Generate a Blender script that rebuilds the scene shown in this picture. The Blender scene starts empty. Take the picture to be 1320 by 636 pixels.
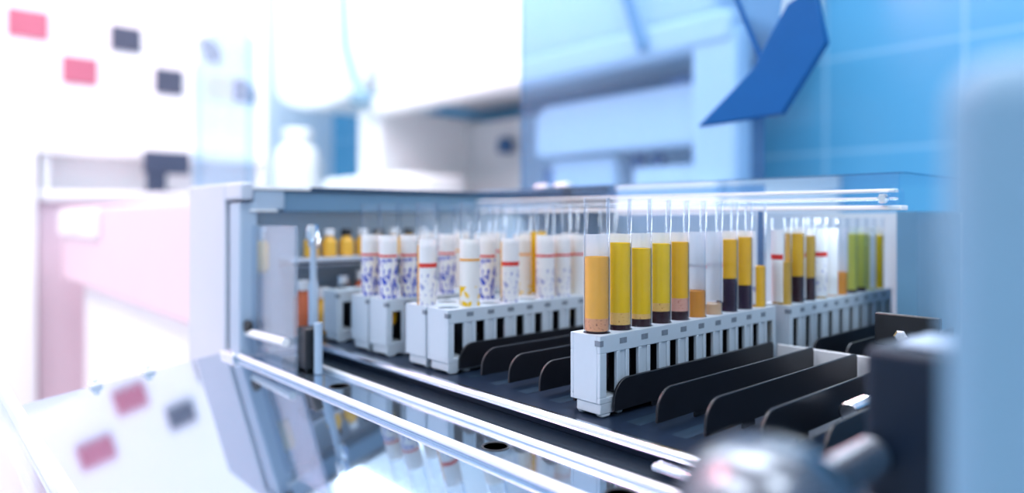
import bpy, bmesh, math, random
from mathutils import Vector, Matrix
random.seed(7)
S = 0.001                       # everything below is written in millimetres
SC = bpy.context.scene
COL = SC.collection
PI = math.pi
CAM = (247.5, -270.1, 104.4)

# ------------------------------------------------------------------ materials
def nt(name):
    m = bpy.data.materials.new(name); m.use_nodes = True
    t = m.node_tree; t.nodes.clear()
    out = t.nodes.new('ShaderNodeOutputMaterial')
    return m, t, out
def pbr(name, col, rough=0.5, metal=0.0, noise=0.0, nscale=60.0, spec=0.5, coat=0.0, stretch=None, bump=0.0):
    m, t, out = nt(name)
    b = t.nodes.new('ShaderNodeBsdfPrincipled')
    b.inputs['Base Color'].default_value = (*col, 1)
    b.inputs['Roughness'].default_value = rough
    b.inputs['Metallic'].default_value = metal
    b.inputs['Specular IOR Level'].default_value = spec
    b.inputs['Coat Weight'].default_value = coat
    if noise or bump:
        tc = t.nodes.new('ShaderNodeTexCoord'); mp = t.nodes.new('ShaderNodeMapping')
        if stretch: mp.inputs['Scale'].default_value = stretch
        n = t.nodes.new('ShaderNodeTexNoise'); n.inputs['Scale'].default_value = nscale; n.inputs['Detail'].default_value = 4
        t.links.new(tc.outputs['Object'], mp.inputs[0]); t.links.new(mp.outputs[0], n.inputs['Vector'])
        if noise:
            r = t.nodes.new('ShaderNodeMix'); r.data_type = 'RGBA'
            r.inputs[6].default_value = (*[c * (1 - noise) for c in col], 1)
            r.inputs[7].default_value = (*[min(1, c * (1 + noise)) for c in col], 1)
            t.links.new(n.outputs[0], r.inputs[0]); t.links.new(r.outputs[2], b.inputs['Base Color'])
        if bump:
            bp = t.nodes.new('ShaderNodeBump'); bp.inputs['Strength'].default_value = bump; bp.inputs['Distance'].default_value = 0.0005
            t.links.new(n.outputs[0], bp.inputs['Height']); t.links.new(bp.outputs[0], b.inputs['Normal'])
    t.links.new(b.outputs[0], out.inputs[0])
    return m
def clear(name, tint, edge, ior=1.45, rough=0.02, haze=None, hazefac=0.0, gtint=(1, 1, 1)):
    """thin clear plastic or glass: transmits straight through, mirrors by Fresnel, darker where seen edge-on"""
    m, t, out = nt(name)
    lw = t.nodes.new('ShaderNodeLayerWeight'); lw.inputs['Blend'].default_value = 0.5
    pw = t.nodes.new('ShaderNodeMath'); pw.operation = 'POWER'; pw.inputs[1].default_value = 4.0; t.links.new(lw.outputs['Facing'], pw.inputs[0])
    mx = t.nodes.new('ShaderNodeMix'); mx.data_type = 'RGBA'
    mx.inputs[6].default_value = (*tint, 1); mx.inputs[7].default_value = (*edge, 1)
    t.links.new(pw.outputs[0], mx.inputs[0])
    tr = t.nodes.new('ShaderNodeBsdfTransparent'); t.links.new(mx.outputs[2], tr.inputs[0])
    body = tr
    if haze:
        d = t.nodes.new('ShaderNodeBsdfDiffuse'); d.inputs[0].default_value = (*haze, 1)
        h = t.nodes.new('ShaderNodeMixShader'); h.inputs[0].default_value = hazefac
        t.links.new(tr.outputs[0], h.inputs[1]); t.links.new(d.outputs[0], h.inputs[2]); body = h
    fr = t.nodes.new('ShaderNodeFresnel')
    ge = t.nodes.new('ShaderNodeNewGeometry'); ir = t.nodes.new('ShaderNodeMix'); ir.data_type = 'FLOAT'
    ir.inputs[2].default_value = ior; ir.inputs[3].default_value = 1 / ior
    t.links.new(ge.outputs['Backfacing'], ir.inputs[0]); t.links.new(ir.outputs[0], fr.inputs[0])
    g = t.nodes.new('ShaderNodeBsdfGlossy'); g.inputs['Roughness'].default_value = rough; g.inputs[0].default_value = (*gtint, 1)
    ms = t.nodes.new('ShaderNodeMixShader')
    t.links.new(fr.outputs[0], ms.inputs[0]); t.links.new(body.outputs[0], ms.inputs[1]); t.links.new(g.outputs[0], ms.inputs[2])
    t.links.new(ms.outputs[0], out.inputs[0])
    return m
def fluid(name, col, trans=0.18, deep=None, speck=0.0):
    m, t, out = nt(name)
    d = t.nodes.new('ShaderNodeBsdfDiffuse'); tl = t.nodes.new('ShaderNodeBsdfTranslucent')
    for n in (d, tl): n.inputs[0].default_value = (*col, 1)
    tc = t.nodes.new('ShaderNodeTexCoord'); n = t.nodes.new('ShaderNodeTexNoise')
    n.inputs['Scale'].default_value = 900 if speck else 120; n.inputs['Detail'].default_value = 3
    t.links.new(tc.outputs['Object'], n.inputs['Vector'])
    rp = t.nodes.new('ShaderNodeMapRange'); rp.inputs[1].default_value = 0.35 if not speck else 0.60; rp.inputs[2].default_value = 0.7
    t.links.new(n.outputs[0], rp.inputs[0])
    mx = t.nodes.new('ShaderNodeMix'); mx.data_type = 'RGBA'
    mx.inputs[6].default_value = (*col, 1); mx.inputs[7].default_value = (*(deep or [c * 0.92 for c in col]), 1)
    t.links.new(rp.outputs[0], mx.inputs[0])
    for k in (d, tl): t.links.new(mx.outputs[2], k.inputs[0])
    a = t.nodes.new('ShaderNodeMixShader'); a.inputs[0].default_value = trans
    t.links.new(d.outputs[0], a.inputs[1]); t.links.new(tl.outputs[0], a.inputs[2])
    g = t.nodes.new('ShaderNodeBsdfGlossy'); g.inputs['Roughness'].default_value = 0.05
    fr = t.nodes.new('ShaderNodeFresnel'); fr.inputs[0].default_value = 1.12
    b = t.nodes.new('ShaderNodeMixShader')
    t.links.new(fr.outputs[0], b.inputs[0]); t.links.new(a.outputs[0], b.inputs[1]); t.links.new(g.outputs[0], b.inputs[2])
    t.links.new(b.outputs[0], out.inputs[0])
    return m
def paper(name, base, ink=None, thresh=0.56, scale=(260, 260, 130), zmin=None, zmax=None, trans=0.35):
    """label paper, optionally with smudged handwriting in one ink between two heights of the tube"""
    m, t, out = nt(name)
    d = t.nodes.new('ShaderNodeBsdfDiffuse'); tl = t.nodes.new('ShaderNodeBsdfTranslucent')
    d.inputs[0].default_value = (*base, 1); tl.inputs[0].default_value = (*base, 1)
    if ink:
        tc = t.nodes.new('ShaderNodeTexCoord'); mp = t.nodes.new('ShaderNodeMapping'); mp.inputs['Scale'].default_value = scale
        oi = t.nodes.new('ShaderNodeObjectInfo')
        add = t.nodes.new('ShaderNodeVectorMath'); add.operation = 'ADD'
        t.links.new(tc.outputs['Object'], mp.inputs[0]); t.links.new(mp.outputs[0], add.inputs[0]); t.links.new(oi.outputs['Location'], add.inputs[1])
        n = t.nodes.new('ShaderNodeTexNoise'); n.inputs['Scale'].default_value = 1.6; n.inputs['Detail'].default_value = 1.5
        t.links.new(add.outputs[0], n.inputs['Vector'])
        gt = t.nodes.new('ShaderNodeMapRange'); gt.inputs[1].default_value = thresh; gt.inputs[2].default_value = thresh + 0.03
        t.links.new(n.outputs[0], gt.inputs[0])
        sx = t.nodes.new('ShaderNodeSeparateXYZ'); t.links.new(tc.outputs['Object'], sx.inputs[0])
        lo = t.nodes.new('ShaderNodeMath'); lo.operation = 'GREATER_THAN'; lo.inputs[1].default_value = zmin * S
        hi = t.nodes.new('ShaderNodeMath'); hi.operation = 'LESS_THAN'; hi.inputs[1].default_value = zmax * S
        t.links.new(sx.outputs[2], lo.inputs[0]); t.links.new(sx.outputs[2], hi.inputs[0])
        m1 = t.nodes.new('ShaderNodeMath'); m1.operation = 'MULTIPLY'; m2 = t.nodes.new('ShaderNodeMath'); m2.operation = 'MULTIPLY'
        t.links.new(lo.outputs[0], m1.inputs[0]); t.links.new(hi.outputs[0], m1.inputs[1])
        t.links.new(m1.outputs[0], m2.inputs[0]); t.links.new(gt.outputs[0], m2.inputs[1])
        mx = t.nodes.new('ShaderNodeMix'); mx.data_type = 'RGBA'
        mx.inputs[6].default_value = (*base, 1); mx.inputs[7].default_value = (*ink, 1)
        t.links.new(m2.outputs[0], mx.inputs[0])
        t.links.new(mx.outputs[2], d.inputs[0]); t.links.new(mx.outputs[2], tl.inputs[0])
    a = t.nodes.new('ShaderNodeMixShader'); a.inputs[0].default_value = trans
    t.links.new(d.outputs[0], a.inputs[1]); t.links.new(tl.outputs[0], a.inputs[2]); t.links.new(a.outputs[0], out.inputs[0])
    return m
def tiles(name, col, grout, w, h):
    m, t, out = nt(name)
    tc = t.nodes.new('ShaderNodeTexCoord'); sp = t.nodes.new('ShaderNodeSeparateXYZ'); cb = t.nodes.new('ShaderNodeCombineXYZ')
    t.links.new(tc.outputs['Object'], sp.inputs[0]); t.links.new(sp.outputs[0], cb.inputs[0]); t.links.new(sp.outputs[2], cb.inputs[1])
    br = t.nodes.new('ShaderNodeTexBrick'); br.offset = 0; br.squash = 1
    br.inputs['Color1'].default_value = (*col, 1); br.inputs['Color2'].default_value = (*[c * 0.96 for c in col], 1); br.inputs['Mortar'].default_value = (*grout, 1)
    br.inputs['Scale'].default_value = 1; br.inputs['Brick Width'].default_value = w; br.inputs['Row Height'].default_value = h
    br.inputs['Mortar Size'].default_value = 0.006
    t.links.new(cb.outputs[0], br.inputs['Vector'])
    b = t.nodes.new('ShaderNodeBsdfPrincipled'); b.inputs['Roughness'].default_value = 0.25
    t.links.new(br.outputs[0], b.inputs['Base Color']); t.links.new(b.outputs[0], out.inputs[0])
    return m

M = {}
M['rack'] = pbr('rack_plastic', (.47, .56, .64), .42, noise=.03, nscale=300)
M['mark'] = pbr('rack_mark_grey', (.16, .20, .25), .6, noise=.3, nscale=900)
M['fin'] = pbr('black_divider_plate', (.006, .0075, .012), .38, noise=.3, nscale=250, spec=.45)
M['deck'] = pbr('dark_brushed_steel_deck', (.010, .022, .048), .32, .3, noise=.45, nscale=60, stretch=(6, .5, 1))
M['lane'] = pbr('lane_steel', (.045, .085, .14), .28, .7, noise=.4, nscale=80, stretch=(5, .4, 1))
M['chrome'] = pbr('polished_rail_steel', (.86, .90, .95), .16, 1.0, noise=.04, nscale=40)
M['tray'] = pbr('polished_blue_tray', (.40, .55, .70), .07, .92, noise=.06, nscale=30)
M['knob'] = pbr('worn_knob_metal', (.20, .22, .25), .26, 1.0, noise=.2, nscale=60)
M['satin'] = pbr('satin_white_rod', (.84, .88, .93), .28, .35)
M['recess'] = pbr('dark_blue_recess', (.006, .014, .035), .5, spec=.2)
M['hole'] = pbr('black_drain_hole', (.012, .018, .026), .5)
M['cover'] = pbr('polished_cover_plate', (.40, .52, .64), .045, .95, noise=.02, nscale=20)
M['lip'] = pbr('pale_acrylic_lip', (.82, .84, .88), .18, noise=.03, nscale=40, coat=.5)
M['post'] = pbr('pale_housing_paint', (.50, .56, .66), .4, noise=.02, nscale=40)
M['post2'] = pbr('blue_grey_housing_paint', (.36, .47, .60), .4, noise=.03, nscale=40)
M['steelblue'] = pbr('steel_blue_paint_and_shade', (.115, .265, .40), .45, noise=.03, nscale=30)  # on the right post the darker blue is shade put into the colour
M['beam'] = pbr('blue_grey_beam_paint', (.13, .26, .40), .35, noise=.05, nscale=50)
M['beamcap'] = pbr('navy_beam_cap', (.03, .07, .14), .35)
M['white'] = pbr('white_enamel', (.86, .88, .90), .4, noise=.015, nscale=20)
M['offwhite'] = pbr('off_white_paint', (.74, .78, .82), .5, noise=.02, nscale=20)
M['navy'] = pbr('navy_plastic', (.002, .011, .028), .45, noise=.2, nscale=100, spec=.3)
M['inner'] = pbr('grey_blue_lining', (.32, .43, .55), .5, noise=.05, nscale=60)  # one even grey-blue for the inner side wall
M['palewall'] = pbr('pale_blue_wall_paint', (.66, .78, .90), .7, noise=.01, nscale=3)
M['black'] = pbr('black_plastic', (.006, .008, .012), .4, noise=.2, nscale=100)
M['amber'] = pbr('amber_plastic', (.85, .48, .06), .35, noise=.1, nscale=100)
M['orange'] = pbr('orange_red_plastic', (.70, .16, .06), .4, noise=.1, nscale=100)
M['bluepl'] = pbr('blue_plastic', (.03, .11, .27), .35, noise=.2, nscale=60)
M['lidblue'] = pbr('deep_blue_lid_end', (.002, .10, .33), .45, noise=.1, nscale=20, spec=.2)
M['wallw'] = pbr('white_wall_paint', (.86, .87, .90), .7, noise=.01, nscale=3)
M['ceil'] = pbr('white_ceiling_paint', (.9, .9, .92), .8, noise=.01, nscale=3)
M['floor'] = pbr('pale_lab_floor', (.80, .80, .82), .35, noise=.03, nscale=4)
M['tile'] = tiles('blue_wall_tiles', (.075, .34, .60), (.19, .45, .69), .43, .33)
M['square'] = pbr('slate_wall_square', (.055, .07, .115), .5, noise=.05, nscale=10)
M['teal'] = pbr('teal_wall_square', (.02, .09, .15), .5, noise=.05, nscale=10)
M['pinksq'] = pbr('rose_wall_square', (.46, .13, .20), .5, noise=.05, nscale=10)
M['bench'] = pbr('grey_pink_bench_front', (.74, .58, .66), .5, noise=.02, nscale=8)
M['screen'] = pbr('dark_monitor_plastic', (.05, .07, .12), .4, noise=.1, nscale=20)
M['cable'] = pbr('blue_grey_cable', (.22, .38, .50), .5, noise=.1, nscale=30)
M['glass'] = clear('tube_glass', (.985, .992, 1.0), (.40, .55, .70), 1.22, .03, haze=(.86, .92, .97), hazefac=.008)
M['acryl'] = clear('clear_acrylic', (.88, .94, .98), (.66, .79, .90), 1.45, .03)
M['window'] = clear('hazy_side_window', (.80, .88, .95), (.5, .65, .8), 1.45, .06, haze=(.70, .78, .86), hazefac=.13)
M['tint'] = clear('blue_tinted_lid', (.55, .735, .90), (.35, .58, .85), 1.45, .02, haze=(.3, .55, .85), hazefac=.05)
M['curtain'] = clear('pale_blue_shield', (.80, .92, .99), (.5, .7, .9), 1.3, .1, haze=(.62, .82, .95), hazefac=.09)
FL = {
 'amber': fluid('amber_plasma', (.97, .49, .075)), 'yellow': fluid('yellow_plasma', (.99, .63, .008)),
 'lemon': fluid('lemon_plasma', (.99, .66, .014)), 'gold': fluid('gold_plasma', (.99, .55, .014)),
 'orange': fluid('orange_plasma', (.82, .33, .04)), 'pale': fluid('pale_plasma', (.78, .52, .32)),
 'green': fluid('greenish_plasma', (.72, .70, .12)), 'dull': fluid('dull_amber_plasma', (.70, .42, .05)),
 'gel': fluid('pink_gel', (.80, .38, .20), deep=(.30, .07, .05), speck=1), 'rosegel': fluid('rose_gel', (.86, .44, .33), deep=(.60, .14, .12), speck=1),
 'honeygel': fluid('honey_gel', (.92, .56, .16), deep=(.62, .26, .06), speck=1),
 'clot': fluid('dark_red_clot', (.030, .005, .012), .1), 'plum': fluid('plum_clot', (.020, .006, .028), .1)}
PAPER = {'plain': paper('white_label_paper', (.90, .92, .94)),
 'blue': paper('label_with_blue_ink', (.90, .92, .95), (.04, .09, .62), .515, zmin=30, zmax=72),
 'faint': paper('label_with_faint_ink', (.90, .92, .95), (.42, .46, .72), .58, zmin=30, zmax=70),
 'gold': paper('label_with_yellow_patch', (.91, .92, .92), (.92, .62, .02), .50, (130, 130, 110), zmin=30, zmax=56)}
M['red'] = paper('red_stripe_ink', (.80, .09, .08)); M['ostripe'] = paper('orange_stripe_ink', (.92, .50, .12))
M['pinkstripe'] = paper('pink_stripe_ink', (.88, .50, .52))

# ------------------------------------------------------------------ mesh helpers
class MB:
    def __init__(s): s.v = []; s.f = []
    def add(s, v, f):
        n = len(s.v); s.v += [tuple(p) for p in v]; s.f += [tuple(i + n for i in q) for q in f]; return s
    def box(s, x0, x1, y0, y1, z0, z1):
        v = [(x, y, z) for x in (x0, x1) for y in (y0, y1) for z in (z0, z1)]
        return s.add(v, [(0, 1, 3, 2), (4, 6, 7, 5), (0, 4, 5, 1), (2, 3, 7, 6), (0, 2, 6, 4), (1, 5, 7, 3)])
    def prism(s, poly, a, b, axis):
        """extrude a 2-D outline between a and b along one axis"""
        n = len(poly)
        def P(p, w):
            return (w, p[0], p[1]) if axis == 'x' else ((p[0], w, p[1]) if axis == 'y' else (p[0], p[1], w))
        v = [P(p, a) for p in poly] + [P(p, b) for p in poly]
        return s.add(v, [tuple(range(n))[::-1], tuple(range(n, 2 * n))] + [(i, (i + 1) % n, n + (i + 1) % n, n + i) for i in range(n)])
    def lathe(s, prof, c=(0, 0, 0), n=28, axis='z', close=False):
        v = []; f = []
        for r, h in prof:
            for k in range(n):
                a = 2 * PI * k / n; p = (r * math.cos(a), r * math.sin(a), h)
                if axis == 'x': p = (p[2], p[0], p[1])
                if axis == 'y': p = (p[0], p[2], p[1])
                v.append((p[0] + c[0], p[1] + c[1], p[2] + c[2]))
        m = len(prof)
        for i in range(m - 1 + (1 if close else 0)):
            j = (i + 1) % m
            for k in range(n): f.append((i * n + k, i * n + (k + 1) % n, j * n + (k + 1) % n, j * n + k))
        if not close: f.append(tuple(range(n))[::-1]); f.append(tuple((m - 1) * n + k for k in range(n)))
        return s.add(v, f)
    def tube(s, pts, r, n=12):
        v = []; f = []; N = len(pts); pts = [Vector(p) for p in pts]; up = None
        for i, p in enumerate(pts):
            d = (pts[min(i + 1, N - 1)] - pts[max(i - 1, 0)]).normalized()
            if up is None: up = Vector((0, 0, 1)) if abs(d.z) < .9 else Vector((1, 0, 0))
            a = d.cross(up).normalized(); b = a.cross(d).normalized(); up = b
            for k in range(n):
                t = 2 * PI * k / n; v.append(p + a * (r * math.cos(t)) + b * (r * math.sin(t)))
        for i in range(N - 1):
            for k in range(n): f.append((i * n + k, i * n + (k + 1) % n, (i + 1) * n + (k + 1) % n, (i + 1) * n + k))
        f.append(tuple(range(n))[::-1]); f.append(tuple((N - 1) * n + k for k in range(n)))
        return s.add(v, f)
    def build(s, name, mat, parent=None, bevel=0, seg=2, smooth=35, loc=(0, 0, 0)):
        me = bpy.data.meshes.new(name)
        me.from_pydata([(x * S, y * S, z * S) for x, y, z in s.v], [], s.f)
        bm = bmesh.new(); bm.from_mesh(me); bmesh.ops.recalc_face_normals(bm, faces=bm.faces); bm.to_mesh(me); bm.free()
        me.materials.append(M[mat] if isinstance(mat, str) else mat)
        me.polygons.foreach_set('use_smooth', [True] * len(me.polygons)); me.set_sharp_from_angle(angle=math.radians(smooth))
        o = bpy.data.objects.new(name, me); COL.objects.link(o); o.location = [c * S for c in loc]
        if parent: o.parent = parent
        if bevel:
            b = o.modifiers.new('soft_edges', 'BEVEL'); b.width = bevel * S; b.segments = seg; b.limit_method = 'ANGLE'; b.angle_limit = math.radians(40)
        return o
def tag(o, label=None, cat=None, group=None, kind=None):
    if label: o['label'] = label
    if cat: o['category'] = cat
    if group: o['group'] = group
    if kind: o['kind'] = kind
    return o
def thing(name, loc, label, cat, group=None):
    o = bpy.data.objects.new(name, None); COL.objects.link(o); o.location = [c * S for c in loc]; o.empty_display_size = .02
    return tag(o, label, cat, group)
def rrect(x0, x1, y0, y1, r, n=6, corners=(1, 1, 1, 1)):
    """rounded outline, corner radii per corner: x1y1, x0y1, x0y0, x1y0"""
    out = []
    for (cx, cy, a0, on) in ((x1, y1, 0, corners[0]), (x0, y1, 90, corners[1]), (x0, y0, 180, corners[2]), (x1, y0, 270, corners[3])):
        R = r * on
        if R <= 0: out.append((cx, cy)); continue
        ox = cx - R if cx == x1 else cx + R; oy = cy - R if cy == y1 else cy + R
        for k in range(n + 1):
            a = math.radians(a0 + 90 * k / n); out.append((ox + R * math.cos(a), oy + R * math.sin(a)))
    return out

# ------------------------------------------------------------------ tube racks
PITCH = 18.3; NT = 10; RL = PITCH * NT - .6; H = 42.4
def rack_meshes(hw):
    b = MB(); t = 2.2; r = 7.3
    # top plate, one square cell with a round hole per tube, and the collar under it
    for k in range(NT):
        cy = 9.3 + PITCH * k; y0 = 0 if k == 0 else cy - PITCH / 2; y1 = RL if k == NT - 1 else cy + PITCH / 2
        n = 32; ring = []; outer = []
        for i in range(n):
            a = 2 * PI * (i + .5) / n; c, q = math.cos(a), math.sin(a); ring.append((r * c, cy + r * q, H))
            sx = hw / abs(c) if abs(c) > 1e-6 else 1e9; ylim = (y1 - cy) if q > 0 else (cy - y0); sy = ylim / abs(q) if abs(q) > 1e-6 else 1e9
            m = min(sx, sy); outer.append((m * c, cy + m * q, H))
        b.add(ring + outer, [(i, (i + 1) % n, n + (i + 1) % n, n + i) for i in range(n)])
        b.add(ring + [(x, y, 33) for x, y, z in ring], [(i, (i + 1) % n, n + (i + 1) % n, n + i) for i in range(n)])
        for sx in (-1, 1):       # corner pieces between ring squares and the plate edge
            for sy, yy in ((-1, y0), (1, y1)):
                pts = [p for p in outer if p[0] * sx > 0 and (p[1] - cy) * sy > 0]
                ca = max(pts, key=lambda p: abs(p[0]) * 1e3 - abs(p[1] - cy)); cb = max(pts, key=lambda p: abs(p[1] - cy) * 1e3 - abs(p[0]))
                ca = max([p for p in pts if abs(abs(p[0]) - hw) < 1e-3], key=lambda p: abs(p[1] - cy)); cb = max([p for p in pts if abs(p[1] - yy) < 1e-3], key=lambda p: abs(p[0]))
                b.add([ca, (sx * hw, yy, H), cb], [(0, 1, 2)])
    for sx in (-1, 1):
        def W(a, c, y0, y1, z0, z1):
            x0, x1 = sorted((sx * a, sx * c)); b.box(x0, x1, y0, y1, z0, z1)
        W(hw - t, hw, 0, RL, 33.2, H - .02); W(hw - t, hw, 0, RL, 7.2, 10.2)
        for k in range(NT + 1):
            c = .3 + PITCH * k
            lo = 0 if k == 0 else c - 5.0; hi = RL if k == NT else c + 5.2
            if k == 0: W(hw - t, hw, 0, 5.2, 10.2, 33.2)
            elif k == NT: W(hw - t, hw, lo, RL, 10.2, 33.2)
            else:
                W(hw - t, hw, lo, c - 2.4, 10.2, 33.2); W(hw - t, hw, c + 2.6, hi, 10.2, 33.2); W(hw - t, hw - .9, c - 2.4, c + 2.6, 10.2, 33.2)
    b.box(-hw + t, hw - t, 0, t, 7.2, H - .02); b.box(-hw + t, hw - t, RL - t, RL, 7.2, H - .02); b.box(-hw + t, hw - t, t, RL - t, 7.2, 9.5)
    ln = MB()  # black sheets added so the slot windows look shaded inside
    for k in range(1, NT): ln.box(-hw + t + .6, hw - t - .3, PITCH * k - .4, PITCH * k + 1, 9.6, 32.8)
    ln.box(-hw + t + .05, -hw + t + .6, t + .05, RL - t - .05, 9.6, 32.8)
    f = MB()                     # narrower foot with little skids under it
    f.box(-hw + 4, hw - .2, .6, RL - 1, 1.5, 7.2)
    for y in [1.0] + [14 + 33 * i for i in range(5)] + [RL - 7]:
        w = 8 if y == 1 else 5
        f.prism([(y, 1.5), (y + 1.2, 0), (y + w - 1.2, 0), (y + w, 1.5)], hw - 4, hw - .2, 'x')
        f.prism([(y, 1.5), (y + 1.2, 0), (y + w - 1.2, 0), (y + w, 1.5)], -hw + 4, -hw + 7, 'x')
    mk = {-1: MB(), 1: MB()}
    for k in range(NT):
        c = .3 + PITCH * k
        for sx in (-1, 1):
            y0, y1 = (0.1, 2.6) if k == 0 else (c - 2.9, c + 2.9)
            x0, x1 = sorted((sx * (hw - .3), sx * (hw + .12)))
            mk[sx].box(x0, x1, y0, y1, 36.9, 39.9)
            if k:
                for q in (-1.1, 1.1): mk[sx].box(x0 - .05, x1 + .05, c + q - .25, c + q + .25, 36.9, 38.8)
    mk[1].box(hw - 3.6, hw + .1, -.12, .3, 36.9, 39.9)
    return b, f, mk, ln
RACKS = {}
def rack(x, y, hw, label):
    root = thing('tube_rack', (x, y, 0), label, 'tube rack', 'tube racks on the sample deck')
    if hw not in RACKS:
        b, f, mk, ln = rack_meshes(hw)
        RACKS[hw] = (b.build('rack_body', 'rack', root, bevel=.35, seg=2), f.build('rack_foot', 'rack', root, bevel=.5), mk[-1].build('slot_marks', 'mark', root), mk[1].build('slot_marks', 'mark', root), ln.build('slot_shade_sheets', 'black', root))
    else:
        for o in RACKS[hw]:
            c = o.copy(); c.parent = root; COL.objects.link(c)
    return root
RX = {'R1': -287.5, 'R2': -238, 'R3': -210.5, 'R4': -159.8, 'R5': -133.4}
rack(0, 0, 10.5, 'grey-white tube rack nearest the viewer, holding the sharp row of yellow samples')
rack(RX['R5'], 0, 11.9, 'grey-white tube rack beside the run of black dividers, right of its close twin')
rack(RX['R4'], 0, 12.4, 'grey-white tube rack pressed against the left side of the rack beside the dividers')
rack(RX['R3'], 0, 12.4, 'grey-white tube rack, third from the left, with two leading blue-inked tubes')
rack(RX['R2'], 0, 12.4, 'grey-white tube rack in the middle pair, its first tube labelled in blue ink')
rack(RX['R1'], 0, 12.4, 'leftmost grey-white tube rack, standing alone next to the hazy side window')
rack(6, 190, 10.5, 'grey-white tube rack in the bay behind the front rack, under the clear cover edge')

# ------------------------------------------------------------------ sample tubes
RO, RI, RF, TT = 6.9, 6.55, 6.5, 114.2
def glass_mesh(top):
    z0 = 13; b = MB()
    prof = []
    for k in range(7):
        a = PI / 2 * k / 6; prof.append((max(.05, RO * math.sin(a)), z0 + RO - RO * math.cos(a)))
    prof += [(RO, top - .3), (RO - .1, top), (RI + .1, top), (RI, top - .3)]
    for k in range(6, -1, -1):
        a = PI / 2 * k / 6; prof.append((max(.05, RI * math.sin(a)), z0 + RO - RI * math.cos(a)))
    return b.lathe(prof, n=32)
GL = {}
def col(z0, z1, round_bottom=False, dome=0, tiltx=0):
    b = MB(); p = []
    if round_bottom:
        for k in range(6):
            a = PI / 2 * k / 5; p.append((max(.05, RF * math.sin(a)), z0 + RF - RF * math.cos(a)))
    else: p.append((RF, z0))
    if dome:
        for k in range(1, 6):
            a = PI / 2 * k / 5; p.append((max(.05, RF * math.cos(a) ** .6), z1 - dome + dome * math.sin(a)))
        p.insert(-5, (RF, z1 - dome))
    else:
        p += [(RF, z1), (RF * .82, z1 - .5), (RF * .4, z1 - .75), (.05, z1 - .8)]
    return b.lathe(p, n=28)
def shell(r, z0, z1, ac, half, th=.12, n=20):
    b = MB(); v = []; f = []
    for i in range(n + 1):
        a = ac - half + 2 * half * i / n
        for rr in (r, r + th):
            for z in (z0, z1): v.append((rr * math.cos(a), rr * math.sin(a), z))
    for i in range(n):
        p, q = i * 4, (i + 1) * 4
        f += [(p + 2, q + 2, q + 3, p + 3), (p, p + 1, q + 1, q), (p + 1, p + 3, q + 3, q + 1), (p, q, q + 2, p + 2)]
    f += [(0, 2, 3, 1), (n * 4, n * 4 + 1, n * 4 + 3, n * 4 + 2)]
    return b.add(v, f)
def tube(x, y, label, group, layers, lab=None, stripe=None, top=TT):
    """layers: (part name, fluid, bottom, top, dome); lab: (paper, z0, z1, angle offset from the viewer side, half angle)"""
    root = thing('sample_tube', (x, y, 0), label, 'sample tube', group)
    if top not in GL: GL[top] = glass_mesh(top).build('glass_tube', 'glass', root)
    else:
        g = GL[top].copy(); g.parent = root; COL.objects.link(g)
    for i, (nm, fl, z0, z1, dome) in enumerate(layers):
        col(z0, z1, i == 0, dome).build(nm, FL[fl], root)
    face = math.atan2(CAM[1] - y, CAM[0] - x)
    if lab:
        pn, z0, z1, off, half = lab
        l = shell(RO + .03, z0, z1, face + math.radians(off), math.radians(half)).build('label', PAPER[pn], root)
        if stripe:
            sm, s0, s1 = stripe
            shell(RO + .17, s0, s1, face + math.radians(off), math.radians(half - 1)).build('label_stripe', sm, l)
    return root
ORD = ['first', 'second', 'third', 'fourth', 'fifth', 'sixth', 'seventh', 'eighth', 'ninth', 'last']
front = [
 ('amber serum above a speckled pink gel', [('clot', 'clot', 20, 43.6, 2), ('gel', 'gel', 43.6, 50.3, 0), ('serum', 'amber', 50.3, 82.8, 0)]),
 ('bright yellow serum, honey gel and thin dark clot', [('clot', 'clot', 20, 45.2, 0), ('gel', 'honeygel', 45.2, 51.8, 0), ('serum', 'yellow', 51.8, 89.8, 0)]),
 ('yellow serum down to a thin dark red clot', [('clot', 'clot', 20, 46.6, 0), ('gel', 'honeygel', 46.6, 49.4, 0), ('serum', 'yellow', 49.4, 86.2, 0)]),
 ('lemon serum, pale gel and a thick dark clot', [('clot', 'clot', 20, 49.2, 0), ('gel', 'honeygel', 49.2, 54, 0), ('serum', 'lemon', 54, 88.4, 0)]),
 ('golden serum, rose gel and a dark clot', [('clot', 'clot', 20, 47.6, 0), ('gel', 'rosegel', 47.6, 55.4, 0), ('serum', 'gold', 55.4, 88.9, 0)]),
 ('short orange sample below a white label', [('serum', 'orange', 20, 58.2, 0)]),
 ('little pale peach sample below a white label', [('serum', 'pale', 20, 48.8, 0)]),
 ('yellow serum over a tall rounded plum-dark clot', [('clot', 'plum', 20, 65, 5), ('serum', 'gold', 64, 89.1, 0)]),
 ('golden serum over a medium rounded dark clot', [('clot', 'plum', 20, 59.2, 4), ('serum', 'gold', 58.4, 90.3, 0)]),
 ('yellow serum beside its white label', [('serum', 'gold', 20, 70, 0)])]
for k, (d, lay) in enumerate(front):
    lab = ('plain', 44, 94.6, 180, 100) if k not in (9,) else ('faint', 44, 94, -62, 62)
    if k in (5, 6): lab = ('plain', 50, 94.6, 180, 112)
    tube(0, 9.3 + PITCH * k, 'tube with %s, %s in the front rack' % (d, ORD[k]), 'tubes in the front rack', lay, lab,
         (M['pinkstripe'], 72, 74) if k in (5, 6) else None)
def S_(fl, top, clot=0):
    l = []
    if clot: l = [('clot', 'clot', 20, clot, 2), ('serum', fl, clot - .8, top, 0)]
    else: l = [('serum', fl, 20, top, 0)]
    return l
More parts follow.
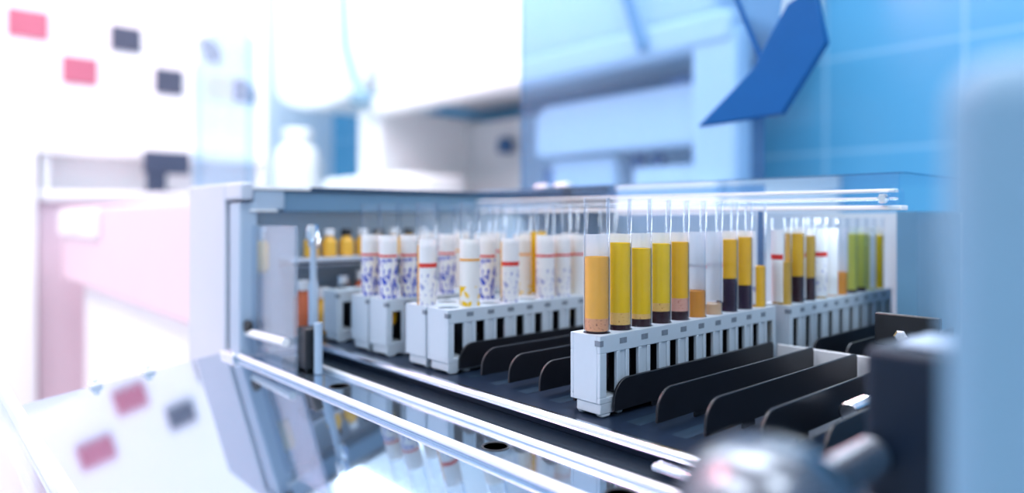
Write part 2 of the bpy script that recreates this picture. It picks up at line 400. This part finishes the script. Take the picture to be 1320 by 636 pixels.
LEFT = [  # rack, slot, description, layers, label paper, stripe, angle offset, half angle
 ('R2', 0, 'blue-inked tube with red line, nearest in the second rack from the left', 'gold', 'blue', 'red', 6, 78),
 ('R3', 0, 'blue-inked tube with red line, nearest in the third rack from the left', 'gold', 'blue', 'red', -4, 80),
 ('R3', 1, 'densely blue-inked tube, second slot of the third rack from the left', 'dull', 'blue', 'red', 6, 78),
 ('R3', 3, 'blue-blotted tube, fourth slot of the third rack from the left', 'dull', 'blue', 'red', 0, 70),
 ('R4', 0, 'white-labelled tube with red line and amber edge, nearest in the fourth rack', 'amber', 'faint', 'red', 22, 68),
 ('R4', 3, 'blue-inked tube, fourth slot of the fourth rack from the left', 'gold', 'blue', 'red', 4, 72),
 ('R5', 1, 'yellow-patched tube with orange line, nearest in the rack beside the dividers', 'gold', 'gold', 'ostripe', 0, 82),
 ('R5', 3, 'tube with low red line, fourth slot of the rack beside the dividers', 'gold', 'faint', 'red', 16, 66),
 ('R4', 5, 'yellow-smudged tube with orange line, sixth slot of the fourth rack from the left', 'amber', 'gold', 'ostripe', 0, 74),
 ('R4', 6, 'unlabelled tube of bright yellow serum, between white-labelled tubes in the fourth rack', 'yellow', None, None, 180, 80),
 ('R5', 5, 'white-labelled tube with red line, just right of the unlabelled yellow tube', 'gold', 'faint', 'red', 0, 80),
 ('R5', 6, 'white-labelled tube with red line, second right of the unlabelled yellow tube', 'gold', 'faint', 'red', 4, 76),
 ('R5', 7, 'white-labelled tube with red line, third right of the unlabelled yellow tube', 'amber', 'plain', 'red', 14, 70),
 ('R5', 9, 'white-labelled tube in the last slot of the rack beside the dividers', 'gold', 'plain', 'red', 0, 76),
 ('R4', 8, 'white-labelled tube, ninth slot of the fourth rack from the left', 'gold', 'plain', 'red', 0, 76),
 ('R3', 5, 'orange-lined tube, sixth slot of the third rack from the left', 'gold', 'plain', 'ostripe', 0, 76),
 ('R3', 6, 'red-lined tube, seventh slot of the third rack from the left', 'dull', 'faint', 'red', 0, 72),
 ('R3', 8, 'red-lined tube, ninth slot of the third rack from the left', 'gold', 'plain', 'red', 0, 76),
 ('R2', 3, 'faintly inked tube, fourth slot of the second rack from the left', 'gold', 'faint', 'red', 0, 76),
 ('R2', 5, 'orange-lined tube, sixth slot of the second rack from the left', 'dull', 'plain', 'ostripe', 0, 76),
 ('R2', 7, 'red-lined tube, eighth slot of the second rack from the left', 'gold', 'plain', 'red', 0, 76),
 ('R1', 5, 'red-lined tube, sixth slot of the leftmost rack', 'dull', 'plain', 'red', 0, 76),
 ('R1', 7, 'orange-lined tube, eighth slot of the leftmost rack', 'gold', 'faint', 'ostripe', 0, 76)]
for r, k, d, fl, pn, st, off, half in LEFT:
    top = 92 if pn is None else (86 if r != 'R4' or k else 84)
    zt = 90 - 1.5 * (r in ('R4', 'R5') and k < 4)
    s0 = {('R5', 3): 68.5, ('R4', 0): 68.5}.get((r, k), 73.5)
    sw = 3.0 if (r, k) in (('R5', 3), ('R4', 0)) else 1.7
    tube(RX[r], 9.3 + PITCH * k, d, 'tubes in the racks on the left', S_(fl, top, 46 if fl in ('dull', 'gold') and k % 2 else 0),
         (pn, 40 if r == 'R5' else 42, zt, off, half) if pn else None, (M[st], s0, s0 + sw) if st else None)
BACK = [('amber serum low beside its label', S_('dull', 72), ('plain', 44, 95, -48, 55), 1), ('yellow serum over a dark clot', S_('gold', 92, 62), ('plain', 70, 96, 180, 90), 0),
 ('half-covered yellow serum and dark clot', S_('dull', 90, 60), ('plain', 44, 95, -50, 50), 1), ('white label turned to the viewer', S_('dull', 60), ('faint', 44, 95, 0, 80), 1),
 ('plain pale label', S_('pale', 58), ('plain', 44, 95, 0, 85), 0), ('a short amber sample', S_('orange', 60), ('plain', 60, 95, 180, 100), 0),
 ('greenish serum behind a pale strip', S_('green', 90, 46), ('plain', 44, 93, -60, 40), 0), ('greenish yellow serum', S_('green', 90, 47), ('plain', 80, 95, 180, 100), 0),
 ('pale yellow-green serum beside a pale label', S_('green', 89), ('plain', 44, 95, 60, 40), 0), ('yellow serum at the far end', S_('lemon', 88), ('plain', 82, 95, 180, 100), 0)]
for k, (d, lay, lab, st) in enumerate(BACK):
    tube(6, 199.3 + PITCH * k, 'tube with %s, %s in the rear bay rack' % (d, ORD[k]), 'tubes in the rear bay rack', lay, lab, (M['red'], 74, 77.5) if st else None, 103)

# ------------------------------------------------------------------ the sample loader itself
A = thing('sample_loader', (0, 100, 0), 'pale blue-grey laboratory sample loader with black lane dividers and polished front tray', 'laboratory analyser')
A.location = (0, 0, 0)
MB().box(-312, 205, -9, 186, -4, -.2).build('deck', 'deck', A)
MB().prism(rrect(-15, -8.6, -4.4, .8, 2.4, 6), -306, 112, 'x').build('front_rail', 'chrome', A)
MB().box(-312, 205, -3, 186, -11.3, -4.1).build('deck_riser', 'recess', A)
MB().box(-322, 205, -66, 40, -14.5, -11.5).build('front_tray', 'tray', A)
MB().tube([(-292, -28.7, -10.6), (205, -28.7, -10.6)], 1.8, 14).build('tray_rod', 'satin', A)
MB().tube([(-341, -62.5, -9.8), (205, -62.5, -9.8)], 2.2, 14).build('tray_rod', 'satin', A)
for x in (-184, -18.9, 61.8):
    h = MB(); h.lathe([(7.2, 0), (7.2, .35), (6.2, .35), (6.0, 0)], (x, -45.5, -11.5), 32).build('drain_hole', 'hole', A)
MB().prism([(58, -6.2), (60, -4.6), (104, -4.6), (104, -8.2), (58, -8.2)], -20, -15.2, 'y').build('rail_end_plate', 'chrome', A, bevel=.4)
# lane dividers and the strips between them
FX = [-120.2, -96.4, -70, -43, -15.4, 12.6, 40.1, 67.3, 94.6, 122.2]
for x in FX:
    f = MB(); prof = [(174, 2.7), (174, 16.5)]
    prof += [(171 + 3 * math.cos(a), 16.5 + 3 * math.sin(a)) for a in [PI / 2 * k / 4 for k in range(1, 5)]]
    prof += [(20 + 12 * math.cos(a), 7.5 + 12 * math.sin(a)) for a in [PI / 2 + PI / 2 * k / 8 for k in range(9)]] + [(8, 2.7)]
    f.prism(prof, x - .8, x + .8, 'x')
    for y in (40, 140): f.box(x - .6, x + .6, y, y + 12, -.3, 3)
    f.build('lane_divider', 'fin', A, bevel=.35)
for a, b in zip(FX[:-1], FX[1:]):
    s = MB(); s.prism([(5, -.2), (7, .5), (172, .5), (172, -.2)], a + 9.5, b - 9, 'x')
    s.box(b - 5.5, b - 3.8, 12, 170, -.2, .35)
    o = s.build('lane_strip', 'lane', A)
    o.location.z = -.0006
MB().box(14, 150, 177, 180, -.2, 17.5).build('bay_end_plate', 'lip', A, bevel=.5)
# dividers of the bay behind, seen past the front ones
for x in (30, 52, 76):
    f = MB(); f.prism(rrect(196, 330, 0, 20, 9, 6, (0, 1, 0, 0)), x - .8, x + .8, 'x'); f.build('lane_divider', 'fin', A)
MB().box(-312, 130, 186, 420, -4, -.2).build('rear_deck', 'deck', A)
# left side: post, seam, second column, hazy side window
p = MB(); p.prism(rrect(-470, -358, -62, -44, 16, 8, (0, 0, 1, 0)), -500, 132.5, 'z')
lp = p.build('left_post', 'post', A, bevel=3, seg=3)
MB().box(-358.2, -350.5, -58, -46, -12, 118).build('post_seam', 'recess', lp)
MB().box(-350.5, -326, -61, -46, -12, 116).build('inner_column', 'post2', lp, bevel=2)
MB().box(-357, -318, -62.5, -52.5, 118, 132.3).build('post_cap', 'post', lp, bevel=2)
w = MB(); w.box(-340, -243, -51, -48, -11.4, 97)
sw = w.build('side_window', 'window', A, bevel=.6)
MB().box(-344, -340, -53, -46, -11.4, 98).build('window_stile', 'white', sw, bevel=.5)
MB().tube([(-331, -54, 8), (-252, -54, 10)], 3.2, 12).build('window_handle', 'white', sw)
MB().lathe([(4.6, -1), (5, 0), (5, 3), (4, 4)], (-322, -57, 14), 20, 'y').build('window_knob', 'black', sw)
MB().box(-247, -231, -47.8, -34, -11.4, 22).box(-275, -231, -47.8, -34, -11.4, -6).build('window_bracket', 'black', A, bevel=1.5)
MB().tube([(-227, -40, -11), (-227, -40, 26)], 3, 12).build('bracket_pin', 'post2', A)
# side beam running into the machine, with its cap and the wall below
MB().box(-352, -330, -21.5, 420, 108, 126.5).build('side_beam', 'beam', A, bevel=1.5)
MB().box(-356, -327, -52, 420, 126.5, 130.2).build('beam_cap', 'beamcap', A, bevel=.8)
MB().box(-353, -327.5, -49, -22, 110, 126.4).build('beam_end_block', 'post2', A, bevel=1.2)
MB().box(-334, -326.4, -53, 1.5, 126.8, 129.8).build('beam_trim', 'white', A, bevel=.5)
MB().box(-352, -324, -53, -30, 108.4, 110).build('beam_trim', 'white', A, bevel=.3)
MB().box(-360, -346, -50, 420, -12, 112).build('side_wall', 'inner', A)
MB().box(-346, -318, -20, 300, 64, 68).box(-346, -318, -20, 300, 60.5, 62).build('vial_shelf', 'post', A, bevel=.6)
MB().box(-319, -317.5, -20, 300, 62, 64).build('shelf_slot', 'recess', A)
MB().box(-350, 120, 408, 420, -4, 108).build('rear_wall', 'white', A)
MB().box(46, 60, 300, 420, -4, 108).build('right_inner_wall', 'steelblue', A)
MB().box(15, 46, 396, 407.8, -4, 108).build('inner_pillar', 'bluepl', A, bevel=2)
MB().lathe([(2.2, 0), (2.2, 108)], (-3, 186.3, -.2), 12).build('bay_pillar', 'bluepl', A)
# tinted lid standing up behind the racks, with its deep blue end plate
pane = [(-435, 126), (-435, 480), (-45, 480), (-78, 275), (-95, 245), (-150, 200), (-90, 200), (-90, 126)]
lid = MB().prism(pane, 350, 353, 'y').build('tinted_lid', 'tint', A)
e = MB().prism([(-37, 310), (-26, 258), (-67, 199), (-158, 196), (-96, 246), (-76, 279), (-62, 300)], 341, 349.5, 'y')
e.build('lid_end_plate', 'lidblue', lid, bevel=1.5)
MB().tube([(-150, 347, 402), (-116, 347, 317), (-88, 347, 247)], 2.4, 10).build('lid_strut', 'lidblue', lid)
MB().box(-437, -434, 348, 355, 126, 480).build('lid_edge', 'acryl', lid)
# clear cover over the rear bay with its bright edges and corner screw
cv = MB().box(-330, 86, 190, 192.5, 121, 131.5).build('clear_cover', 'acryl', A)
MB().box(-330, 84, 189, 196, 119.4, 121.4).build('cover_edge', 'white', cv, bevel=.6)
MB().box(-330, 84, 189.5, 196, 114.6, 116.2).build('cover_edge', 'lip', cv, bevel=.6)
MB().box(-330, 88, 188.5, 200, 108.2, 111.2).build('cover_edge', 'white', cv, bevel=.6)
MB().box(-330, 83, 191, 194, 111.2, 119.6).build('cover_rim', 'acryl', cv)
MB().box(-330, 88, 192.5, 400, 130.5, 132).build('cover_top', 'acryl', cv)
MB().lathe([(2.6, -4), (3.4, -2), (3.4, 0), (2, 1)], (78, 188.6, 115.4), 6, 'y').build('cover_screw', 'chrome', cv)
MB().prism(rrect(81, 87, 108.5, 121.5, 2.4, 5), 187.5, 197, 'y').build('cover_end_block', 'acryl', cv)
# hinged front cover hanging slightly down from the tray edge
t8 = math.radians(7.7)
fc = MB().box(-360, 235, -146, -1, -3, 0).build('front_cover', 'cover', A, bevel=.8, loc=(0, -64, -12.2)); fc.rotation_euler = (t8, 0, 0)
MB().box(-520, 235, -152, -146.2, -4, 15).build('cover_lip', 'lip', fc, bevel=1.5, seg=3)
MB().box(-520, 235, -160, -152.2, -2, 3).build('cover_flange', 'acryl', fc)
for y in (-58, -95):
    MB().box(-364, -352, y - 4, y + 4, -3.5, 3).lathe([(2.4, 3), (2.4, 6), (1.4, 7)], (-357, y, 0), 12).build('edge_clip', 'lip', fc, bevel=.8)
MB().box(-352, -322, -68, -61, -13, -7.5).lathe([(2.6, -8), (2.6, 8)], (-340, -63, -9.5), 14, 'x').build('cover_hinge', 'chrome', A, bevel=.6)
# right-hand post close to the viewer and the dark drive parts beside it
rp = MB().prism(rrect(213, 420, -160, -40, 7, 6, (0, 0, 1, 0)), -500, 127, 'z').build('right_post', 'steelblue', A, bevel=9, seg=5)
d = MB().box(163, 197, -57, -22, -11.4, 66).build('drive_block', 'navy', A, bevel=2.5, seg=3)
MB().box(170, 200, -50, -26, 66, 67.6).build('block_cap', 'post2', d, bevel=2)
for i in range(1): MB().lathe([(3, 0), (4, .6), (4, 2.4), (2.6, 3.2)], (168, -60.2, 20), 6, 'y').build('block_bolt', 'knob', d)
br = MB().box(84, 118, 158, 163, 29, 48).build('end_bracket', 'black', A, bevel=.8)
MB().lathe([(2.6, -3), (3.8, -2), (3.8, -.4), (2.6, 0)], (99, 157.6, 36), 6, 'y').build('bracket_bolt', 'chrome', br)
r = MB()
for i in range(16): r.lathe([(4.4, 0), (5.4, .8), (5.4, 1.8), (4.4, 2.6)], (166, -101 + 2.7 * i, 35), 16, 'y')
r.lathe([(4, -104), (4, -56.5)], (166, 0, 35), 12, 'y').build('ribbed_roller', 'knob', A)
r = MB()
for i in range(9): r.lathe([(4, 0), (5, .7), (5, 1.6), (4, 2.3)], (108.4, 64 + 2.4 * i, 12), 16, 'y')
r.build('ribbed_roller', 'chrome', A)
MB().box(103, 113, 62, 90, -.2, 7.6).build('roller_mount', 'navy', A, bevel=1)
# round clamp knob on its stem at the tray's near corner
K = (170.5, -128)
kb = thing('clamp_knob', (K[0], K[1], -19.6), 'shiny round metal clamp knob on a stem at the near corner of the tray', 'knob')
kk = MB().lathe([(3, 0), (11, 1), (16, 4), (18.5, 9), (18.3, 15), (15.4, 21), (9, 25.4), (.1, 26.8)], (0, 0, 48.6), 40)
kk.build('knob_head', 'knob', kb)
MB().lathe([(6, .5), (5, 6), (4.5, 49.6)], (0, 0, 0), 20).build('knob_stem', 'navy', kb)
st = MB().lathe([(19.2, 0), (19.2, 3.4), (18, 3.4), (18, 0)], (0, 0, 58.6), 40, close=True).build('knob_band', 'navy', kb)

# ------------------------------------------------------------------ small vials and valves deep inside on the left
for i in range(8):
    y = 4 + 17 * i
    v = thing('reagent_vial', (-331, y, 68), 'small amber vial on the inner shelf, %s from the hazy window' % ORD[i], 'vial', 'amber vials on the inner shelf')
    MB().lathe([(6, 0), (6.8, 1), (6.8, 14), (4, 17), (4, 19)], n=20).build('vial_body', 'amber', v)
    MB().lathe([(4.8, 19), (4.8, 24), (4, 25)], n=18).build('vial_cap', 'lip' if i % 2 else 'black', v)
for i, (y, m, h) in enumerate([(-6, 'orange', 40), (13, 'amber', 32), (32, 'navy', 42), (52, 'orange', 46), (72, 'amber', 44), (92, 'navy', 40)]):
    b = thing('reagent_bottle', (-327, y, 0), 'small %s bottle standing under the inner shelf, %s from the window' % ({'orange': 'orange', 'amber': 'amber', 'navy': 'dark blue'}[m], ORD[i]), 'bottle', 'bottles under the inner shelf')
    MB().lathe([(7.4, -.2), (8, 1), (8, h - 8), (5, h - 3), (5, h)], n=22).build('bottle_body', m, b)
    MB().lathe([(5.8, h), (5.8, h + 8), (5, h + 9)], n=20).build('bottle_cap', 'lip' if m != 'navy' else 'chrome', b)
dp = thing('dosing_syringe', (-335, -40, -11.5), 'amber dosing syringe on a blue stem behind the hazy side window', 'syringe')
MB().lathe([(6.6, 0), (6.6, 4), (3.5, 6), (3, 46), (3, 68)], n=18).build('syringe_stem', 'bluepl', dp)
MB().lathe([(4, 68), (7, 71), (7, 92), (5, 95)], n=20).build('syringe_barrel', 'amber', dp)
MB().lathe([(3, 95), (3, 102), (5, 103), (5, 106)], n=18).build('syringe_plunger', 'chrome', dp)
for i, (x, y) in enumerate([(-270, -24), (-284, -16)]):
    n = thing('valve_stem', (x, y, -11.5), 'steel valve stem with round head beside the hazy window, %s from its bracket' % ORD[i], 'valve', 'valve stems by the side window')
    MB().lathe([(3.2, 0), (3.2, 62), (2, 64), (2, 96 - 6 * i)], n=16).build('stem_tube', 'post2', n)
    MB().lathe([(3, 96 - 6 * i), (5, 98 - 6 * i), (5, 106 - 6 * i), (4, 109 - 6 * i)], n=20).build('stem_head', 'chrome', n)
# fittings on the far rim of the machine (bright blobs above the tubes)
for i, (x, y) in enumerate([(-402, 352), (-384, 345), (-352, 338), (-333, 330), (-420, 372)]):
    n = thing('rim_fitting', (x, y, 130.2), 'small chrome fitting on the machine rim behind the tubes, %s of the cluster' % ORD[i], 'fitting', 'chrome fittings on the rear rim')
    MB().lathe([(7, 0), (7, 4.4), (4.5, 5), (4.5, 6)], n=18).build('fitting_base', 'bluepl', n)
    MB().lathe([(5, 6), (7, 7.6), (7.6, 11), (5, 14.6), (.1, 15.6)], n=20).build('fitting_cap', 'satin', n)
MB().box(-440, -318, 322, 392, 112, 130.1).build('rear_rim', 'navy', A, bevel=2)

# ------------------------------------------------------------------ the room
def struct(name, mb, mat, **k): return tag(mb.build(name, mat, **k), kind='structure')
FLO = -950; CEI = 2050
struct('floor', MB().box(-4700, 3600, -3600, 2300, FLO - 50, FLO), 'floor')
struct('ceiling', MB().box(-4700, 3600, -3600, 2300, CEI, CEI + 50), 'ceil')
struct('wall_left', MB().box(-2500, -2400, -3600, 800, FLO, CEI), 'wallw')
struct('wall_alcove', MB().box(-4700, -4600, 700, 2300, FLO, CEI), 'palewall')
struct('wall_back', MB().box(-4600, 3600, 2200, 2300, FLO, CEI), 'tile')
MB().box(-458, 420, -40, 420, FLO, -15).build('base_cabinet', 'post', A, bevel=6)

# coloured squares on the white side wall
K15 = .8154
sq = [((39, 168, 796, 900), 'pinksq', 'rose square panel at the upper left corner of the side wall'), ((215, 336, 638, 744), 'pinksq', 'rose square panel, first of the lower row on the side wall'),
      ((386, 497, 797, 896), 'square', 'slate square panel, second of the upper row on the side wall'), ((554, 664, 637, 742), 'square', 'slate square panel, second of the lower row on the side wall'),
      ((732, 827, 800, 900), 'teal', 'teal square panel, third of the upper row on the side wall'), ((889, 985, 635, 740), 'teal', 'teal square panel, third of the lower row on the side wall')]
for (y0, y1, z0, z1), m, d in sq:
    f = lambda v, c: c + (v - c) * K15
    Y0, Y1, Z0, Z1 = f(y0, CAM[1]), f(y1, CAM[1]), f(z0, CAM[2]), f(z1, CAM[2])
    pts = [(Y0, Z0), (Y1, Z0), (Y1, Z1), (Y0, Z1)]
    if m == 'teal': pts = [(Y0 + .35 * (Y1 - Y0), Z0), (Y1, Z0), (Y1, Z1 - .35 * (Z1 - Z0)), (Y1 - .35 * (Y1 - Y0), Z1), (Y0, Z1)] if y0 < 800 else [(Y0, Z0), (Y1, Z0), (Y1, Z1 - .4 * (Z1 - Z0)), (Y1 - .5 * (Y1 - Y0), Z1), (Y0, Z1)]
    tag(MB().prism(pts, -2400, -2392, 'x').build('wall_panel', m), d, 'wall panel', 'coloured squares on the side wall')

# analyser with a big white hood on the back wall
B = thing('hooded_analyser', (-2000, 1700, FLO), 'large blurred white analyser with a hood and open work bay by the tiled wall', 'laboratory analyser')
def bp(mb, nm, mat, **k):
    o = mb.build(nm, mat, **k); o.parent = B; o.location = (2000 * S, -1700 * S, -FLO * S); return o
hood = [(1500, 690), (1500, 780), (1640, 1250), (1800, 1700), (2195, 1700), (2195, 690)]
bp(MB().prism([(x, z) for x, z in hood], -2790, -860, 'x'), 'hood', 'offwhite', bevel=30, seg=4)
lh = []
for k in range(9):
    a = PI * (k / 8) ; lh.append((-3500 - 690 * math.cos(PI - a) * -1 if False else -3480 + 680 * math.cos(PI + a), 880 - 210 * math.sin(a)))
bp(MB().prism([(-4150, 1700), (-4160, 1050)] + [(x, z + 60) for x, z in lh] + [(-2800, 1700)], 1560, 2195, 'y'), 'hood_wing', 'white', bevel=25, seg=4)
bp(MB().box(-2760, -790, 1460, 1560, 596, 690), 'hood_band', 'white', bevel=18, seg=3)
bp(MB().box(-2960, -2740, 1500, 2195, -100, 640), 'left_column', 'white', bevel=20, seg=3)
bp(MB().box(-930, -780, 1470, 1560, -100, 640), 'right_column', 'white', bevel=20, seg=3)
bp(MB().box(-2740, -1200, 2050, 2195, -100, 600), 'bay_back', 'offwhite')
bp(MB().box(-3150, -800, 1400, 2195, FLO, 190), 'lower_body', 'white', bevel=20, seg=3)
bp(MB().prism(rrect(-3200, -2350, 1380, 1800, 120, 6), 190, 300, 'z'), 'sample_tray', 'white', bevel=40, seg=4)
bp(MB().prism(rrect(-1690, -960, 330, 520, 70, 6, (0, 1, 0, 0)), 1560, 1760, 'y'), 'robot_arm', 'white', bevel=15, seg=3)
bp(MB().box(-1640, -1330, 1600, 1750, 190, 320), 'pump_box', 'offwhite', bevel=12)
bp(MB().box(-1250, -930, 1600, 1800, 190, 270), 'pump_box', 'white', bevel=12)
bp(MB().lathe([(46, 0), (46, 90), (40, 100)], (-1660, 1650, 190), 24), 'column_foot', 'bluepl')
for x in (-1280, -1200, -1040, -980): bp(MB().lathe([(22, 0), (26, 6), (26, 44), (14, 56)], (x, 1680, 268), 18), 'valve', 'bluepl')
bp(MB().lathe([(50, 0), (70, 14), (78, 50), (62, 96), (30, 110)], (-1050, 1640, 450), 28, 'z'), 'cable_drum', 'bluepl')
bp(MB().lathe([(36, 0), (40, 10), (40, 60), (26, 78)], (-2370, 2000, 420), 20, 'z'), 'camera_head', 'bluepl')
bp(MB().tube([(-3030, 1480, 1700), (-3060, 1470, 1250), (-3010, 1460, 980), (-2900, 1450, 800), (-2800, 1450, 690)], 22, 12), 'hood_cable', 'cable')
bp(MB().lathe([(50, 0), (60, 16), (60, 50), (40, 70)], (-2800, 1440, 650), 20, 'z'), 'cable_gland', 'cable')
bp(MB().tube([(-1240, 1440, 1250), (-1180, 1440, 900), (-1080, 1440, 620)], 18, 12), 'hood_strut', 'cable')
# smaller background things
J = thing('white_canister', (-3560, 1450, 190), 'white rounded canister standing left of the hooded analyser', 'canister')
J.location.z = 180 * S
MB().lathe([(120, 0), (132, 20), (132, 240), (110, 310), (76, 340), (76, 370)], n=28).build('canister_body', 'white', J)
MB().lathe([(86, 370), (86, 410), (66, 424)], n=24).build('canister_lid', 'white', J)
MB().tube([(-122, 0, 60), (-215, 0, 80), (-220, 0, 190), (-126, 0, 210)], 16, 10).build('canister_handle', 'white', J)
T = thing('side_table', (-3560, 1450, FLO), 'white cabinet table under the white canister beside the analyser', 'table')
MB().box(-340, 340, -240, 300, 100, 1130).build('cabinet_body', 'white', T, bevel=12)
MB().box(-300, 300, -200, 260, 0, 100).build('cabinet_plinth', 'offwhite', T)
for s in (-1, 1): MB().tube([(s * 40, -246, 500), (s * 40, -246, 700)], 8, 10).build('cabinet_handle', 'chrome', T)
# wall bench with ledge, tall cabinet and monitor along the side wall
W = thing('wall_bench', (-2250, 100, FLO), 'long white wall bench with a raised ledge below the coloured squares', 'bench')
MB().box(-140, 160, -76, 660, 1096, 1128).build('bench_top', 'white', W, bevel=6)
MB().box(-140, 140, -76, 650, 60, 1096).build('bench_front', 'bench', W, bevel=5)
MB().box(-146, -40, -76, 660, 1248, 1296).build('bench_ledge', 'white', W, bevel=6)
for y in (-30, 300, 640): MB().box(-144, -60, y - 10, y + 10, 1128, 1248).build('ledge_bracket', 'white', W, bevel=3)
TC = thing('tall_cabinet', (-2210, -360, FLO), 'tall plain white cabinet at the left end of the wall bench', 'cabinet')
MB().box(-185, 125, -280, 380, 70, 1390).build('cabinet_body', 'white', TC, bevel=10)
MB().box(-120, 110, -270, 370, 0, 70).build('cabinet_plinth', 'offwhite', TC)
for a_, b_ in ((-276, 48), (52, 376)):
    dr = MB().box(125.5, 141, a_, b_, 80, 1380).build('cabinet_door', 'white', TC, bevel=4)
    MB().tube([(141, (a_ + b_) / 2, 700), (160, (a_ + b_) / 2, 705), (160, (a_ + b_) / 2, 835), (141, (a_ + b_) / 2, 840)], 5, 10).build('door_handle', 'chrome', dr)
mo = thing('computer_monitor', (-2170, 368, 178.5), 'dark blurred computer monitor turned aside on the wall bench', 'monitor')
MB().box(-14, 14, -58, 78, 62, 134).build('monitor_screen', 'screen', mo, bevel=5)
MB().box(-12, 8, -50, 8, 6, 66).build('monitor_neck', 'screen', mo, bevel=4)
MB().box(-34, 34, -60, 30, 0, 8).build('monitor_foot', 'screen', mo, bevel=3)
# desk unit beyond the left post
D = thing('side_desk', (-1400, 60, FLO), 'grey-pink desk unit on a white pedestal standing left of the loader', 'desk')
MB().box(-560, 600, 0, 440, 886, 1078).build('desk_body', 'bench', D, bevel=8)
MB().box(-500, 560, 40, 420, 0, 886).build('desk_pedestal', 'white', D, bevel=8)
dw = MB().box(-555, -85, -10, -.4, 1006, 1072).build('desk_drawer', 'white', D, bevel=3)
MB().tube([(-380, -10, 1040), (-380, -24, 1040), (-260, -24, 1040), (-260, -10, 1040)], 4, 10).build('drawer_handle', 'chrome', dw)
# pale translucent shield on the desk
sh = thing('splash_shield', (-1720, 400, 128.5), 'pale blue translucent splash shield standing on the grey-pink desk', 'shield')
MB().box(-215, 200, -3, 3, 14, 500).build('shield_sheet', 'curtain', sh, bevel=1)
for s_ in (-222, 207): MB().box(s_ - 7, s_ + 7, -9, 9, 10, 430).build('shield_post', 'curtain', sh, bevel=2)
MB().box(-232, 216, -70, 70, 0, 13).build('shield_base', 'white', sh, bevel=4)

# ------------------------------------------------------------------ light
def area(name, loc, rot, size, sy, power, color):
    l = bpy.data.lights.new(name, 'AREA'); l.shape = 'RECTANGLE'; l.size = size; l.size_y = sy; l.energy = power; l.color = color
    o = bpy.data.objects.new(name, l); COL.objects.link(o); o.location = loc; o.rotation_euler = rot; return o
for i, (x, y) in enumerate([(-3.3, -0.4), (-2.0, .9), (-2.0, -1.6), (-.6, .4), (-.6, -1.6), (1.2, -.4), (-3.5, 1.2), (-.3, 1.6)]):  # the unseen one over the alcove is added to brighten it
    area('ceiling_lamp', (x, y, 2.03), (0, 0, 0), 1.2, .6, 16 if i == 7 else (22 if x == -2.0 else 38), (.90, .95, 1.0))
area('pink_wash_fill', (-1.75, -.75, 2.03), (0, 0, 0), .6, 1.2, 50, (1.0, .40, .44))  # added source for the pink wash at left; no real lamp hangs here
st = area('bay_light_strip', (-.13, .27, .1065), (0, 0, 0), .40, .02, .28, (.95, .98, 1.0))
st.rotation_euler = Vector((0, -.75, -.66)).to_track_quat('-Z', 'Z').to_euler()
w = bpy.data.worlds.new('world'); SC.world = w; w.use_nodes = True
w.node_tree.nodes['Background'].inputs[0].default_value = (.70, .84, 1.0, 1); w.node_tree.nodes['Background'].inputs[1].default_value = 1.0

# ------------------------------------------------------------------ camera
cd = bpy.data.cameras.new('camera'); cam = bpy.data.objects.new('camera', cd); COL.objects.link(cam); SC.camera = cam
cd.sensor_width = 36; cd.lens = 893 / 1320 * 36; cd.clip_start = .005; cd.clip_end = 50
cd.shift_y = -39 / 1320
Fv = Vector((-.7490, .6625, 0)).normalized()
cam.location = [c * S for c in CAM]; cam.rotation_euler = Fv.to_track_quat('-Z', 'Y').to_euler()
cd.dof.use_dof = True; cd.dof.focus_distance = .378; cd.dof.aperture_fstop = cd.lens / 8.2
SC.view_settings.view_transform = 'Standard'; SC.view_settings.look = 'None'; SC.view_settings.gamma = 1; SC.view_settings.use_curve_mapping = False
SC.view_settings.exposure = -0.30
SC.cycles.transparent_max_bounces = 64; SC.cycles.max_bounces = 10
